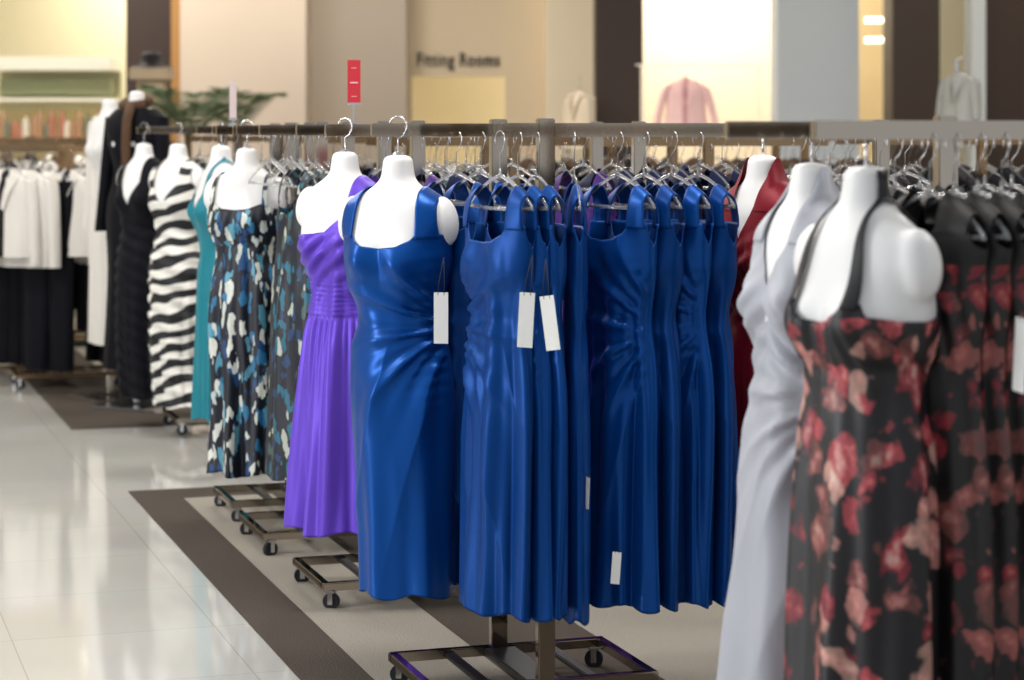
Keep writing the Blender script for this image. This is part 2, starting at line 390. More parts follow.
def rp(cx,cy,W,side,t):
    p=Vector((cx,cy,0))+V*(side*W/2)+U*t
    return p.x,p.y
def px_t(cx,cy,W,side,px):
    k=(px-512)/F; p=Vector((cx,cy,0))+V*(side*W/2)
    t=(k*p.y-p.x)/(U.x-k*U.y); q=p+U*t
    return q.x,q.y

# ============================================================ RACKS
RA=(.024,5.86,.40); RB=(-.364,7.17,.42); RB2=(-.648,8.02,.42); RC=(-.835,8.66,.36); RD=(-1.42,11.1,.42); RE=(-1.02,9.85,.4)
RF=(.97,4.42,.40); RG=(1.15,6.3,.4)
rack(*RA[:2],W=RA[2],ra=(-.12,.5),rb=(-.36,.1),label='chrome clothes rack holding royal blue dresses, wheeled base')
rack(*RB[:2],W=.42,ra=(-.3,.45),rb=(-.3,.45),label='chrome clothes rack holding violet dress form and empty hangers')
rack(*RB2[:2],W=.42,ra=(-.32,.45),rb=(-.32,.45),label='chrome clothes rack with leaf print dresses and empty hangers')
rack(*RC[:2],W=.36,ra=(-.3,.45),rb=(-.3,.45),label='chrome clothes rack carrying leaf print dress form')
rack(*RE[:2],W=.4,ra=(-.36,.4),rb=(-.36,.4),label='chrome clothes rack carrying teal dress form')
rack(*RD[:2],W=.42,ra=(-.44,.45),rb=(-.44,.45),label='chrome clothes rack with striped and black dress forms')
rack(*RF[:2],W=RF[2],ra=(-.5,.6),rb=(-.5,.6),label='bronze chrome clothes rack with rose print and silver gowns')
rack(*RG[:2],W=.4,ra=(-.5,.4),rb=(-.5,.4),label='chrome clothes rack carrying crimson dress form')

# ============================================================ MANNEQUINS + DRESSES
x,y=px_t(*RA,1,398)
mannequin(x,y,24,'white headless dress form wearing royal blue satin dress')
me=dress_mesh('dress',M['blue'],-1.165,[(-.42,.118,.088,.004),(-.5,.134,.102,.008),(-.62,.148,.116,.014),(-.8,.142,.118,.018),(-1.0,.134,.118,.024),(-1.17,.13,.118,.03)],
   top=dict(zc=-.238,zs=-.2,za=-.225,a=(.60,.93),t=(.082,.134)),style='ruch',famp=.010,folds=(4,7,11),seed=3,res=(200,240))
bd=dress(x,y,24,me,'royal blue satin sheath dress with scoop neck on dress form','royal blue satin dresses'); add_solid(bd)
price_tag(bd,441,318,y-.16,5,0)
bm_=[]
for i in range(3):
    bm_.append(dress_mesh('dress',M['blue2'] if i%2 else M['blue'],-1.165,[(-.42,.118,.046),(-.5,.130,.052),(-.62,.142,.058),(-.8,.14,.06),(-1.0,.136,.062),(-1.17,.136,.064)],
       mode='hang',top=dict(zc=-.225,zs=-.18,za=-.235,a=(.6,.93),t=(.084,.132),zb=-.18),style='ruch',rg=[(.15,-.46),(-.15,-.46),(.15,-.44)][i],famp=.022,folds=(4+i%2,7,12),seed=20+i,fpow=.6,res=(150,200)))
bm_.append(dress_mesh('dress',M['blue'],-1.19,[(-.42,.105,.026),(-.62,.115,.032),(-1.0,.11,.034),(-1.2,.105,.036)],
       mode='thin',top=dict(zc=-.225,zs=-.19,za=-.225,a=(.5,.93),t=(.06,.115)),famp=.008,folds=(3,5,9),seed=27,fpow=.7))
bl='royal blue satin sheath dress hanging from clear hanger'
hung=[(1,456,46,1),(1,480,50,0),(-1,500,58,1),(-1,518,62,0),(-1,536,68,2),(-1,574,86,3),(-1,618,56,0),(-1,644,56,1),(-1,672,56,2),(-1,698,58,1)]
for sd,px,yaw,k in hung:
    x,y=px_t(*RA,sd,px)
    if k==3: y-=.02
    hanger(x,y,yaw)
    o=dress(x,y,yaw,bm_[k],bl,'royal blue satin dresses',nz=HD); add_solid(o)
    if px==500: price_tag(o,526,320,y-.24,10,3)
    if px==536: price_tag(o,550,323,y-.22,25,-8)
    if px==618: price_tag(o,616,568,y-.18,10,4,scale=.6,label='small clear size tag',top=.08)
    if px==574: price_tag(o,587,493,y-.1,60,4,scale=.6,label='small white size tag',top=.08)
# violet
x,y=px_t(*RB,-1,345)
mannequin(x,y,30,'white headless dress form wearing violet satin dress')
me=dress_mesh('dress',M['purple'],-1.165,[(-.40,.112,.09),(-.48,.114,.092),(-.56,.13,.11),(-.75,.146,.13),(-1.0,.162,.148),(-1.17,.174,.16)],
   top=dict(zs=-.18,za=-.22,a=(.42,.88),t=(.066,.13),one=True),style='band drape',famp=.02,folds=(7,11,17),seed=5,fpow=.8,res=(150,240))
o=dress(x,y,30,me,'violet satin cocktail dress with ruched waist and flared skirt'); add_solid(o)
price_tag(o,366,540,y-.02,30,-6,scale=.75,top=.1)
# leaf print
x,y=px_t(*RC,-1,247)
mannequin(x,y,18,'white headless dress form wearing leaf print sundress')
lf=dress_mesh('dress',M['leaf'],-1.225,[(-.40,.118,.098),(-.5,.136,.115),(-.65,.148,.125),(-.85,.146,.125,.01),(-1.05,.146,.13,.015),(-1.23,.15,.135,.02)],
   top=dict(zc=-.225,zs=-.2,za=-.225,a=(.64,.76),t=(.096,.112),zb=-.24),style='empire gather',famp=.02,folds=(8,12,19),seed=8,fpow=.7)
o=dress(x,y,18,lf,'navy teal and cream leaf print sundress on dress form'); add_solid(o)
lh=dress_mesh('dress',M['leaf2'],-1.16,[(-.42,.145,.07),(-.6,.165,.085),(-.85,.17,.09),(-1.17,.175,.1)],mode='hang',
   top=dict(zc=-.235,zs=-.19,za=-.22,a=(.5,.8),t=(.08,.13)),famp=.018,folds=(6,9,13),seed=9,fpow=.7)
for sd,px,yw in ((-1,300,62),(-1,316,60),(1,308,58)):
    x,y=px_t(*RB2,sd,px); hanger(x,y,yw); o=dress(x,y,yw,lh,'dark teal leaf print dress on clear hanger','leaf print dresses on the rail',nz=HD)
dp=dress_mesh('dress',M['deep_purple'],-1.15,[(-.42,.13,.06),(-.6,.165,.08),(-.85,.18,.1),(-1.16,.2,.12)],mode='hang',
   top=dict(zc=-.27,zs=-.2,za=-.23,a=(.5,.8),t=(.08,.13),v=True),style='band',famp=.02,folds=(7,11,16),seed=19,fpow=.8)
bks=dress_mesh('dress',M['navy'],-1.15,[(-.42,.13,.06),(-.6,.165,.08),(-.85,.17,.09),(-1.16,.18,.1)],mode='hang',
   top=dict(zc=-.2,zs=-.16,za=-.2,a=(.45,.9),t=(.06,.14),zb=-.16),famp=.02,folds=(5,8,13),seed=20,fpow=.8)
pu=dp.copy(); pu.materials.clear(); pu.materials.append(M['purple'])
for px,mm in ((385,pu),(420,dp),(445,bks),(475,bks)):
    x,y=px_t(*RB,-1,px); hanger(x,y,58); dress(x,y,58,mm,{pu:'violet satin dress with ruched waist on hanger',dp:'dark purple satin dress on clear hanger',bks:'navy dress on clear hanger'}[mm],'dresses beside the violet dress form',nz=HD)
rack(.37,7.75,W=.42,ra=(-.35,.45),rb=(-.35,.45),label='chrome clothes rack holding purple and navy dresses')
for px,mm in ((583,dp),(612,bks),(640,bks),(668,bks),(700,bks),(722,bks)):
    x,y=px_t(.37,7.75,.42,-1,px); hanger(x,y,55)
    dress(x,y,46,mm,'dark purple satin dress on clear hanger' if mm==dp else 'navy dress on clear hanger','dresses on the rail behind blue dresses',nz=HD)
# teal
x,y=px_t(*RE,-1,221)
mannequin(x,y,66,'white headless dress form wearing teal halter dress')
me=dress_mesh('dress',M['teal'],-1.17,[(-.42,.12,.09),(-.55,.14,.1),(-.8,.145,.105),(-1.18,.15,.11)],
   top=dict(zc=-.27,zs=-.2,za=-.235,a=(.4,.62),t=(.05,.06),v=True),famp=.016,seed=31)
o=dress(x,y,66,me,'teal satin halter dress on dress form')
# striped
x,y=px_t(*RD,-1,178)
mannequin(x,y,34,'white headless dress form wearing striped dress')
me=dress_mesh('dress',M['stripe'],-1.27,[(-.42,.115,.095),(-.55,.146,.118),(-.8,.15,.122),(-1.0,.148,.125),(-1.28,.15,.13,.04)],
   top=dict(zc=-.29,zs=-.18,za=-.22,a=(.5,.85),t=(.07,.125),v=True),famp=.012,seed=33,style='ruffle')
dress(x,y,34,me,'black and white striped V-neck midi dress on dress form')
x,y=px_t(*RD,1,144)
mannequin(x,y,36,'white headless dress form wearing black tiered dress')
me=dress_mesh('dress',M['black'],-1.27,[(-.42,.122,.1),(-.55,.15,.12),(-.8,.155,.13),(-1.0,.15,.13),(-1.28,.15,.13,.03)],
   top=dict(zc=-.30,zs=-.18,za=-.22,a=(.4,.93),t=(.06,.14),v=True),style='ruffle',famp=.01,seed=35)
dress(x,y,36,me,'black tiered V-neck dress on dress form')
# crimson
x,y=px_t(*RG,-1,763)
mannequin(x,y,44,'white headless dress form wearing crimson dress',stem=True)
me=dress_mesh('dress',M['red'],-1.0,[(-.42,.118,.096),(-.55,.138,.11),(-.8,.14,.12),(-1.01,.14,.12)],
   top=dict(zc=-.21,zs=-.125,za=-.18,a=(.22,.97),t=(.05,.15),v=True,zb=-.13),style='wrap drape gather',famp=.014,seed=41,thick=.010)
dress(x,y,44,me,'crimson satin wrap dress with gathered bodice on dress form')
# silver gown
x,y=px_t(*RF,1,812)
mannequin(x,y,64,'white headless dress form wearing silver grey gown',stem=True)
me=dress_mesh('dress',M['grey'],-1.36,[(-.42,.132,.116),(-.55,.155,.135),(-.8,.178,.162),(-1.1,.20,.192),(-1.37,.215,.215)],
   top=dict(zc=-.24,zs=-.14,za=-.19,a=(.3,.94),t=(.045,.14),v=True,zb=-.14),style='softruch',famp=.018,folds=(4,7,11),seed=43,fpow=.9,res=(150,200))
o=dress(x,y,64,me,'silver grey satin V-neck gown with ruched bodice on dress form'); add_solid(o)
# rose print
x,y=px_t(*RF,-1,866)
mannequin(x,y,56,'white headless dress form wearing rose print halter dress',stem=True)
me=dress_mesh('dress',M['rose'],-1.34,[(-.40,.126,.096),(-.5,.140,.104),(-.65,.150,.112),(-.85,.156,.12),(-1.1,.162,.128),(-1.35,.168,.134)],
   top=dict(zc=-.275,zs=-.235,za=-.27,a=(.42,.6),t=(.044,.056),zb=-.3),style='empire gather',famp=.018,folds=(6,9,14),seed=45,fpow=.7)
o=dress(x,y,56,me,'black halter dress with pink and red rose print'); add_solid(o)
rh=dress_mesh('dress',M['rose2'],-1.3,[(-.42,.14,.07),(-.6,.165,.085),(-.85,.18,.1),(-1.31,.19,.12)],mode='hang',
   top=dict(zc=-.16,zs=-.13,za=-.17,a=(.4,.85),t=(.05,.13),zb=-.13),famp=.022,folds=(6,9,13),seed=47,fpow=.6,style='gather')
bk=dress_mesh('dress',M['black'],-1.25,[(-.42,.14,.07),(-.6,.16,.08),(-.85,.17,.09),(-1.26,.18,.11)],mode='hang',
   top=dict(zc=-.14,zs=-.12,za=-.17,a=(.4,.9),t=(.05,.14),zb=-.12),famp=.02,folds=(5,8,13),seed=49,fpow=.7)
for sd,px,mm,lb in ((-1,930,rh,'r'),(-1,954,rh,'r'),(-1,978,rh,'r'),(-1,1002,rh,'r'),(-1,1028,rh,'r'),(-1,1054,rh,'r'),(1,895,bk,'b'),(1,920,rh,'r'),(1,950,bk,'b'),(1,985,bk,'b'),(1,1012,rh,'r')):
    x,y=px_t(*RF,sd,px); yw=62 if sd<0 else 54; hanger(x,y,yw,group='clear plastic hangers')
    o=dress(x,y,yw,mm,'dark rose print dress hanging on clear hanger' if lb=='r' else 'black dress hanging on clear hanger','evening dresses on bronze rail',nz=HD+.012)
    if px==1028: price_tag(o,1020,355,y-.24,70,5)
def empties(R,sd,pxs,yaw=55):
    for px in pxs:
        x,y=px_t(*R,sd,px); hanger(x,y,yaw+random.uniform(-12,12),label='empty clear plastic hanger on metal rail')
empties(RC,1,[262,272,283,297,308]); empties(RB2,1,[270,292,322,333]); empties(RC,-1,[272,287]); 
empties(RE,-1,[235,246]); empties(RD,-1,[200,212,224])
empties(RB,1,[412,436,447,466,490,512]); 
empties(RF,1,[840,856]); empties(RG,-1,[800,815,830,850,880,905])

# ============================================================ sleeved garments
def jacket_mesh(name,m,length=.62,seed=0,sl=.5,splay=.05,inner=None):
    th=np.linspace(0,2*np.pi,48,endpoint=False); z=np.linspace(-.055,-.055-length,36)
    tab=[(-.055,.03,.02),(-.08,.08,.035),(-.11,.14,.05),(-.15,.17,.062),(-.25,.168,.07),(-.055-length,.19,.085)]
    T,Z=np.meshgrid(th,z); r=random.Random(seed); p=r.uniform(0,6)
    q=np.clip((-.15-Z)/length,0,1); fo=.014*q*np.sin(5*T+p)
    X=(herm(Z,tab,1)+fo)*np.cos(T); Y=(herm(Z,tab,2)+fo)*np.sin(T)
    Y=np.where((np.sin(T)<0)&(np.abs(np.cos(T))<.08),Y+.02,Y)
    parts=[grid_mesh(X,Y,Z,True)]
    for s in (-1,1):
        t=np.linspace(0,1,16); T2,S=np.meshgrid(np.linspace(0,2*np.pi,20,endpoint=False),t)
        rad=.05-.012*S; cx=s*(.155+splay*S**.7); cz=-.115-sl*S
        X=cx+rad*np.cos(T2)*.8; Y=rad*np.sin(T2)-.02*S; Z=cz+.02*np.cos(T2)*(1-S)*(-s)
        parts.append(grid_mesh(X,Y,Z,True))
        a=np.linspace(0,1,8)[:,None]; b=np.linspace(0,1,4)[None,:]
        X=s*((.05-.045*a)+b*.055*(1-.6*a)); Z=-.07-.2*a+0*b-.02*b; Y=-.05-.038*np.clip(a*2,0,1)+0*b
        parts.append(grid_mesh(X,Y+0*X,Z+0*X,False))
    me=mesh_from(name,parts,m)
    if inner:
        me.materials.append(inner)
        for f in me.polygons:
            c=f.center
            if f.index<35*48 and c.y<0 and abs(c.x)<.024 and c.z<-.06: f.material_index=1
    return me
JW=[jacket_mesh('jacket',M['white'],.5,1,.48,inner=M['charcoal']),jacket_mesh('jacket',M['white'],.56,2,.5)]
JB=[jacket_mesh('jacket',M['black'],.6,3),jacket_mesh('jacket',M['charcoal'],.66,4),jacket_mesh('jacket',M['brown'],.6,6)]
def trousers_mesh(m):
    parts=[]
    th=np.linspace(0,2*np.pi,28,endpoint=False)
    for s in (-1,1):
        z=np.linspace(-.5,-1.22,24); T,Z=np.meshgrid(th,z); q=(-.5-Z)/.72
        w=.085-.012*q; X=s*(.078+.004*q)+w*np.cos(T)*(1+.05*np.sin(4*T)); Y=(.035+.008*q)*np.sin(T)
        parts.append(grid_mesh(X,Y,Z,True))
    z=np.linspace(-.12,-.53,10); T,Z=np.meshgrid(th,z); X=.16*np.cos(T); Y=.04*np.sin(T); parts.append(grid_mesh(X,Y,Z,True))
    return mesh_from('trousers',parts,m)
TB=trousers_mesh(M['black'])
def far_rack(px,Y,items,label,W=.4,span=.55,n=6,ztop=1.45,yr=(50,72)):
    cx=fx(px,Y); e=rack(cx,Y,W=W,ra=(-span,span),rb=(-span,span),label=label,cm='bronze',ztop=ztop)
    for sd in (-1,1):
        for i in range(n):
            t=-span+.05+(2*span-.1)*i/(n-1)
            x,y=rp(cx,Y,W,sd,t); mm,lb,cat,nm=items[(i+(sd>0))%len(items)]
            yw=random.uniform(*yr)
            hanger(x,y,yw,z=ztop-.118)
            dress(x,y,yw,mm,lb,group='garments on '+label[:40],nz=ztop-.066,name=nm,cat=cat)
jw=(JW[0],'white long-sleeved jacket over dark top on metal rack','jacket','jacket'); jw2=(JW[1],'white long-sleeved jacket hanging on metal rack','jacket','jacket')
jb=(JB[0],'black jacket hanging on metal rack','jacket','jacket'); jc=(JB[1],'charcoal jacket hanging on metal rack','jacket','jacket'); jn=(JB[2],'brown knit jacket hanging on rack','jacket','jacket')
tr=(TB,'black trousers hanging on metal rack','trousers','trousers')
lowb=dress_mesh('dress',M['black'],-1.1,[(-.42,.14,.07),(-.6,.16,.08),(-1.11,.17,.1)],mode='hang',res=(40,60),famp=.02,seed=60)
lown=dress_mesh('dress',M['navy'],-1.1,[(-.42,.14,.07),(-.6,.16,.08),(-1.11,.17,.1)],mode='hang',res=(40,60),famp=.02,seed=61)
lowl=dress_mesh('dress',M['leaf2'],-1.1,[(-.42,.14,.07),(-.6,.16,.08),(-1.11,.17,.1)],mode='hang',res=(40,60),famp=.02,seed=62)
db=(lowb,'black dress hanging on metal rack','dress','dress'); dn=(lown,'navy dress hanging on metal rack','dress','dress'); dl=(lowl,'dark teal print dress hanging on metal rack','dress','dress')
far_rack(66,13.0,[jw,jw2,tr,jw],'bronze rack with white jackets and black trousers',n=7,ztop=1.39,span=.40,yr=(15,50))
far_rack(-12,13.4,[jw,jb,jw2,tr],'bronze rack with white and black jackets',n=7,ztop=1.39,span=.40,yr=(15,50))
far_rack(95,15.4,[tr,db,jw],'bronze rack with black trousers and dresses',n=8,ztop=1.4)
far_rack(8,15.6,[jw2,jb,tr],'bronze rack with white and black garments',n=9,ztop=1.4,span=.6)
far_rack(30,18.0,[jw2,jb,jn],'bronze rack with white and brown jackets',n=9,ztop=1.42,span=.8)
far_rack(500,9.6,[dn,dl,db],'metal rack with navy and print dresses',n=8)
far_rack(690,9.4,[db,dn,db,dl],'metal rack with dark dresses',n=9)
far_rack(400,11.4,[dl,db,dn],'metal rack with printed dresses',n=8)
far_rack(600,12.6,[jn,jb,db,dn],'metal rack with brown and black knitwear',n=9,ztop=1.46)
far_rack(960,10.4,[jc,db,jb],'metal rack with charcoal jackets',n=9)
far_rack(290,12.8,[db,jb,dl],'metal rack with black dresses',n=8)
far_rack(790,13.0,[jn,jc,db],'metal rack with brown and charcoal jackets',n=9)

def long_body():
    tab=[(0,.04,.042,0),(-.05,.05,.05,0),(-.09,.12,.07,0),(-.13,.17,.085,0),(-.25,.165,.11,0),(-.42,.125,.095,0),(-.6,.165,.12,0),(-.95,.15,.13,0),(-1.5,.17,.16,0)]
    th=np.linspace(0,2*np.pi,60,endpoint=False); z=np.linspace(-.085,-1.48,90); T,Z=np.meshgrid(th,z)
    fo=.012*np.clip(-Z-.5,0,1)*np.sin(7*T+2)
    parts=[grid_mesh((herm(Z,tab,1)+.008+fo)*np.cos(T),(herm(Z,tab,2)+.02+fo)*np.sin(T),Z,True)]
    for s in (-1,1):
        t=np.linspace(0,1,20); T2,S=np.meshgrid(np.linspace(0,2*np.pi,24,endpoint=False),t)
        rad=.055-.018*S; cx=s*(.155+.07*S); cz=-.13-.62*S
        parts.append(grid_mesh(cx+rad*np.cos(T2)*.8,rad*np.sin(T2)-.03*S,cz+0*T2,True))
    return mesh_from('long_black_dress',parts,M['black'])
X,Y=fx(137,11.9),11.9
mo=newobj('mannequin_figure',MANN,loc=(X,Y,1.70),rot=(0,0,-.5)); tag(mo,'white headless mannequin in long black outfit and brown scarf','mannequin')
newobj('long_black_dress',long_body(),mo)
def scarf():
    pts=[]
    for t in np.linspace(0,1,40):
        a=2*math.pi*t; pts.append((.075*math.cos(a),.07*math.sin(a)-.01,-.055+.018*math.sin(a)))
    p2=[(.03,-.09,-.06),(.05,-.15,-.15),(.06,-.17,-.28),(.055,-.16,-.42),(.06,-.16,-.5)]
    return tube_mesh('scarf',[pts,p2],.028,M['brown'],flat=.8)
newobj('scarf',scarf(),mo)
st=boxes_mesh('stand',[((0,0,-.9),(.03,.03,.9)),((0,0,-1.62),(.03,.03,.10)),((0,0,-1.69),(.36,.36,.02))],M['steel'])
newobj('stand',st,mo)
wc=jacket_mesh('coat',M['white'],1.3,9,.6)
x,y=fx(110,12.3),12.3
mo=newobj('mannequin_figure',MANN,loc=(x,y,1.66),rot=(0,0,-.9)); tag(mo,'white headless mannequin wearing a long white coat','mannequin')
newobj('long_white_coat',wc,mo,(0,0,-.0)); newobj('stand',st,mo,(0,0,.04))

def sign(px,pyt,pyb,wpx,Y,m,label,stem):
    e=newobj('sign_holder',None,loc=(fx(px,Y),Y,0)); e.empty_display_size=.05
    tag(e,label,'sign')
    zt,zb=fz(pyt,Y),fz(pyb,Y); w=wpx*Y/F
    newobj('sign_card',boxes_mesh('sign_card',[((0,0,(zt+zb)/2),(w,.003,zt-zb))],m,0),e)
    newobj('frame',boxes_mesh('frame',[((0,.003,zb-.003),(w*1.1,.012,.008)),((0,.003,(1.515+zb)/2),(.007,.007,zb-1.515)),((0,0,1.521),(.03,.03,.012))],M['steel'],.0008),e)
    if m==M['redsign']:
        L_=[((0,-.003,(zt+zb)/2-.004),(w*.62,.001,.005)),((0,-.003,(zt+zb)/2+.045),(w*.4,.001,.0025)),((0,-.003,(zt+zb)/2-.05),(w*.4,.001,.0025))]
        newobj('lettering',boxes_mesh('lettering',L_,mat('pale_pink',(228,170,170),.6),0),e)
x,y=px_t(*RB,1,354)
sign(354,60,103,13,y,M['redsign'],'small red sale sign card standing on the rail',0)
M['pale']=mat('pale_sign_card',(204,186,186),.5)
sign(233,82,118,7,8.75,M['pale'],'small pale sign card seen nearly edge-on',0)

# ============================================================ SETTING
def floor_mat():
    m,N,L,b=nmat('polished_tile_floor'); b.inputs['Roughness'].default_value=.08; b.inputs['Specular IOR Level'].default_value=.85
    tc=N.new('ShaderNodeTexCoord'); mp=N.new('ShaderNodeMapping'); mp.inputs['Rotation'].default_value=(0,0,-UA)
    L.new(tc.outputs['Object'],mp.inputs[0])
    br=N.new('ShaderNodeTexBrick'); br.offset=0; br.inputs['Scale'].default_value=1
    br.inputs['Brick Width'].default_value=.6; br.inputs['Row Height'].default_value=.6; br.inputs['Mortar Size'].default_value=.0022
    br.inputs['Color1'].default_value=lin((192,190,185)); br.inputs['Color2'].default_value=lin((188,186,180)); br.inputs['Mortar'].default_value=lin((170,166,158))
    L.new(mp.outputs[0],br.inputs['Vector'])
    n=N.new('ShaderNodeTexNoise'); n.inputs['Scale'].default_value=3; n.inputs['Detail'].default_value=6
    L.new(mp.outputs[0],n.inputs['Vector'])
    mx=N.new('ShaderNodeMix'); mx.data_type='RGBA'; mx.blend_type='MULTIPLY'; mx.inputs[0].default_value=.08
    L.new(br.outputs['Color'],mx.inputs[6]); L.new(n.outputs['Color'],mx.inputs[7]); L.new(mx.outputs[2],b.inputs['Base Color'])
    return m
def plane(name,pts,m,z=0,thick=0):
    bm=bmesh.new(); vs=[bm.verts.new((p[0],p[1],z)) for p in pts]; f=bm.faces.new(vs)
    if thick:
        r=bmesh.ops.extrude_face_region(bm,geom=[f]); bmesh.ops.translate(bm,vec=(0,0,-thick),verts=[v for v in r['geom'] if isinstance(v,bmesh.types.BMVert)])
    bmesh.ops.recalc_face_normals(bm,faces=bm.faces[:])
    me=bpy.data.meshes.new(name); bm.to_mesh(me); bm.free(); me.materials.append(m)
    return structure(newobj(name,me))
fl=plane('floor',[(-12,-3),(12,-3),(12,26),(-12,26)],floor_mat(),-.0,.1)
carpL=mat('light_carpet',(158,152,142),.95,bump=.6,bscale=160,var=.3,spec=.1)
carpD=mat('dark_carpet',(84,77,70),.95,bump=.6,bscale=160,var=.35,spec=.1)
P0=Vector((-.578,6.0,0))
def q(u,v): p=P0+U*u+V*v; return (p.x,p.y)
def cp(u0,u1,v0,v1,m,z): return plane('floor_carpet',[q(u0,v0),q(u1,v0),q(u1,v1),q(u0,v1)],m,z,.003)
cp(0,9,-4,3.28,carpD,.004); cp(.19,.55,-4,3.02,carpL,.006); cp(.94,9,-4,3.02,carpL,.006)
cp(0,9,5.26,14,carpD,.004); cp(.5,9,5.75,14,carpL,.006)
cp(-6,-2.2,6.6,14,carpD,.004)
def wbox(name,px0,px1,Y,rgb,depth=.3,z0=0,z1=4.2,rough=.7,emit=0,label=None):
    x0,x1=fx(px0,Y),fx(px1,Y)
    me=boxes_mesh(name,[(((x0+x1)/2,Y+depth/2,(z0+z1)/2),(x1-x0,depth,z1-z0))],mat(name+'_paint',rgb,rough,var=.06,bscale=1.5,emit=emit),.004)
    return structure(newobj(name,me),label)
wbox('wall_back',-900,1900,24,(228,220,190))
wbox('trim_1',180,306,19.5,(184,170,157),.5)
wbox('trim_2',304,406,20.2,(172,160,148),.5)
Y=20.6; x0,x1=fx(404,Y),fx(548,Y); ox0,ox1=fx(411,Y),fx(505,Y); zt=fz(76,Y)
me=boxes_mesh('wall_fitting_rooms',[(((x0+x1)/2,Y+.1,(zt+4.2)/2),(x1-x0,.2,4.2-zt)),(((x0+ox0)/2,Y+.1,zt/2),(ox0-x0,.2,zt)),(((ox1+x1)/2,Y+.1,zt/2),(x1-ox1,.2,zt))],mat('fitting_paint',(202,186,162),.7,var=.05,bscale=1.5),0)
structure(newobj('wall_fitting_rooms',me))
wbox('wall_fitting_interior',400,520,22.5,(228,212,170),.1)
wbox('trim_3',546,598,20.0,(228,214,190),.4)
wbox('trim_4',596,643,19,(48,30,20),.6,rough=.5)
wbox('wall_display',640,782,22,(246,230,204),.2)
wbox('trim_5',778,859,18.6,(196,204,212),.5)
wbox('wall_display_niche',856,898,21.5,(236,210,160),.1)
wbox('trim_6',893,940,18.4,(52,36,24),.5,rough=.5)
wbox('wall_niche',936,976,21,(206,200,176),.1)
wbox('trim_7',972,986,18.3,(214,220,222),.3)
wbox('trim_8',985,1100,18.5,(52,34,22),.5,rough=.5)
wbox('trim_9',126,172,20,(46,28,20),.5,rough=.5)
wbox('trim_10',171,181,19.9,(166,122,70),.3)
wbox('trim_11',-60,127,22.6,(214,200,160),.4,z0=0,z1=fz(104,22.6))
cu=bpy.data.curves.new('fitting','FONT'); cu.body='Fitting Rooms'; cu.size=.175; cu.extrude=.012; cu.offset=.001; cu.space_character=1.12; cu.align_x='CENTER'; cu.align_y='CENTER'
to=newobj('tmp',cu); dg=bpy.context.evaluated_depsgraph_get(); tm=bpy.data.meshes.new_from_object(to.evaluated_get(dg)); bpy.data.objects.remove(to)
tm.materials.clear(); tm.materials.append(mat('dark_letters',(20,16,18),.5))
t_=newobj('fitting_rooms_lettering',tm,loc=(fx(458,20.58),20.588,fz(60,20.58)),rot=(math.pi/2,0,0)); tag(t_,'dark raised letters reading Fitting Rooms on beige wall','sign')
bb=[v.co.x for v in tm.vertices]; s0=(82*20.6/F)/(max(bb)-min(bb)); t_.scale=(s0,s0*1.45,1)
Y=21.5
e=newobj('display_shelf',None,loc=(fx(55,Y),Y,0)); tag(e,'white wall display shelf unit with goods','shelf')
W_=fx(112,Y)-fx(-10,Y)
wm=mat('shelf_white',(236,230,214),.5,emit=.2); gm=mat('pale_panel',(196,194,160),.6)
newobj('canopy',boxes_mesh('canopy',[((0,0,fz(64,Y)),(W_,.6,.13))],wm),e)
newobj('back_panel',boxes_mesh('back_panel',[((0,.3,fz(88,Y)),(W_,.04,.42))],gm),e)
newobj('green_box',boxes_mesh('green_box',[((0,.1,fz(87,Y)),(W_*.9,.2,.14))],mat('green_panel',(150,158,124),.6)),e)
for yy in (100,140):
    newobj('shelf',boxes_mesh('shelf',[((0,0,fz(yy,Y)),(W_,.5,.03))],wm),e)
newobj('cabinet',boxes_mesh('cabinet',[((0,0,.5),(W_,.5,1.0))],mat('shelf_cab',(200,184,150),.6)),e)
def bottle(m):
    prof=[(0,.0),(.035,.0),(.038,.01),(.038,.13),(.03,.15),(.014,.165),(.014,.19),(.0,.19)]
    bm=bmesh.new(); rings=[[bm.verts.new((max(r,.0005)*math.cos(a),max(r,.0005)*math.sin(a),z)) for a in [2*math.pi*k/14 for k in range(14)]] for r,z in prof]
    for A,B in zip(rings,rings[1:]):
        for k in range(14): bm.faces.new((A[k],A[(k+1)%14],B[(k+1)%14],B[k]))
    me=bpy.data.meshes.new('bottle'); bm.to_mesh(me); bm.free(); me.materials.append(m); smooth(me); return me
bms=[bottle(mat('b%d'%i,c,.4)) for i,c in enumerate([(180,140,110),(226,220,204),(180,120,100),(120,126,108)])]
for i in range(16):
    o=newobj('bottle',bms[(i*7+i//3)%4],loc=(fx(4+i*6.6+random.uniform(-2,2),Y),Y-.15,fz(140,Y)+.016)); o.scale=(1,1,random.uniform(.7,1.5)); tag(o,'small packaged bottle on the wall shelf','bottle','bottles on the wall shelf')
e=newobj('hat_stand',None,loc=(fx(152,17),17,0)); tag(e,'tall pale wooden pedestal with square top','hat stand')
newobj('pedestal',boxes_mesh('pedestal',[((0,0,fz(80,17)/2),(.2,.2,fz(80,17))),((0,0,fz(74,17)),(.3,.3,.09))],mat('ped',(170,150,120),.5)),e)
bm=bmesh.new(); pr=[(.16,0),(.15,.012),(.09,.02),(.085,.09),(.07,.12),(.001,.125)]
rg=[[bm.verts.new((r*math.cos(a),r*math.sin(a),z)) for a in [2*math.pi*k/24 for k in range(24)]] for r,z in pr]
for A,B in zip(rg,rg[1:]):
    for k in range(24): bm.faces.new((A[k],A[(k+1)%24],B[(k+1)%24],B[k]))
me=bpy.data.meshes.new('hat'); bm.to_mesh(me); bm.free(); me.materials.append(M['charcoal']); smooth(me)
h=newobj('hat',me,loc=(fx(152,17),17,fz(74,17)+.046)); tag(h,'dark felt hat on pedestal','hat')
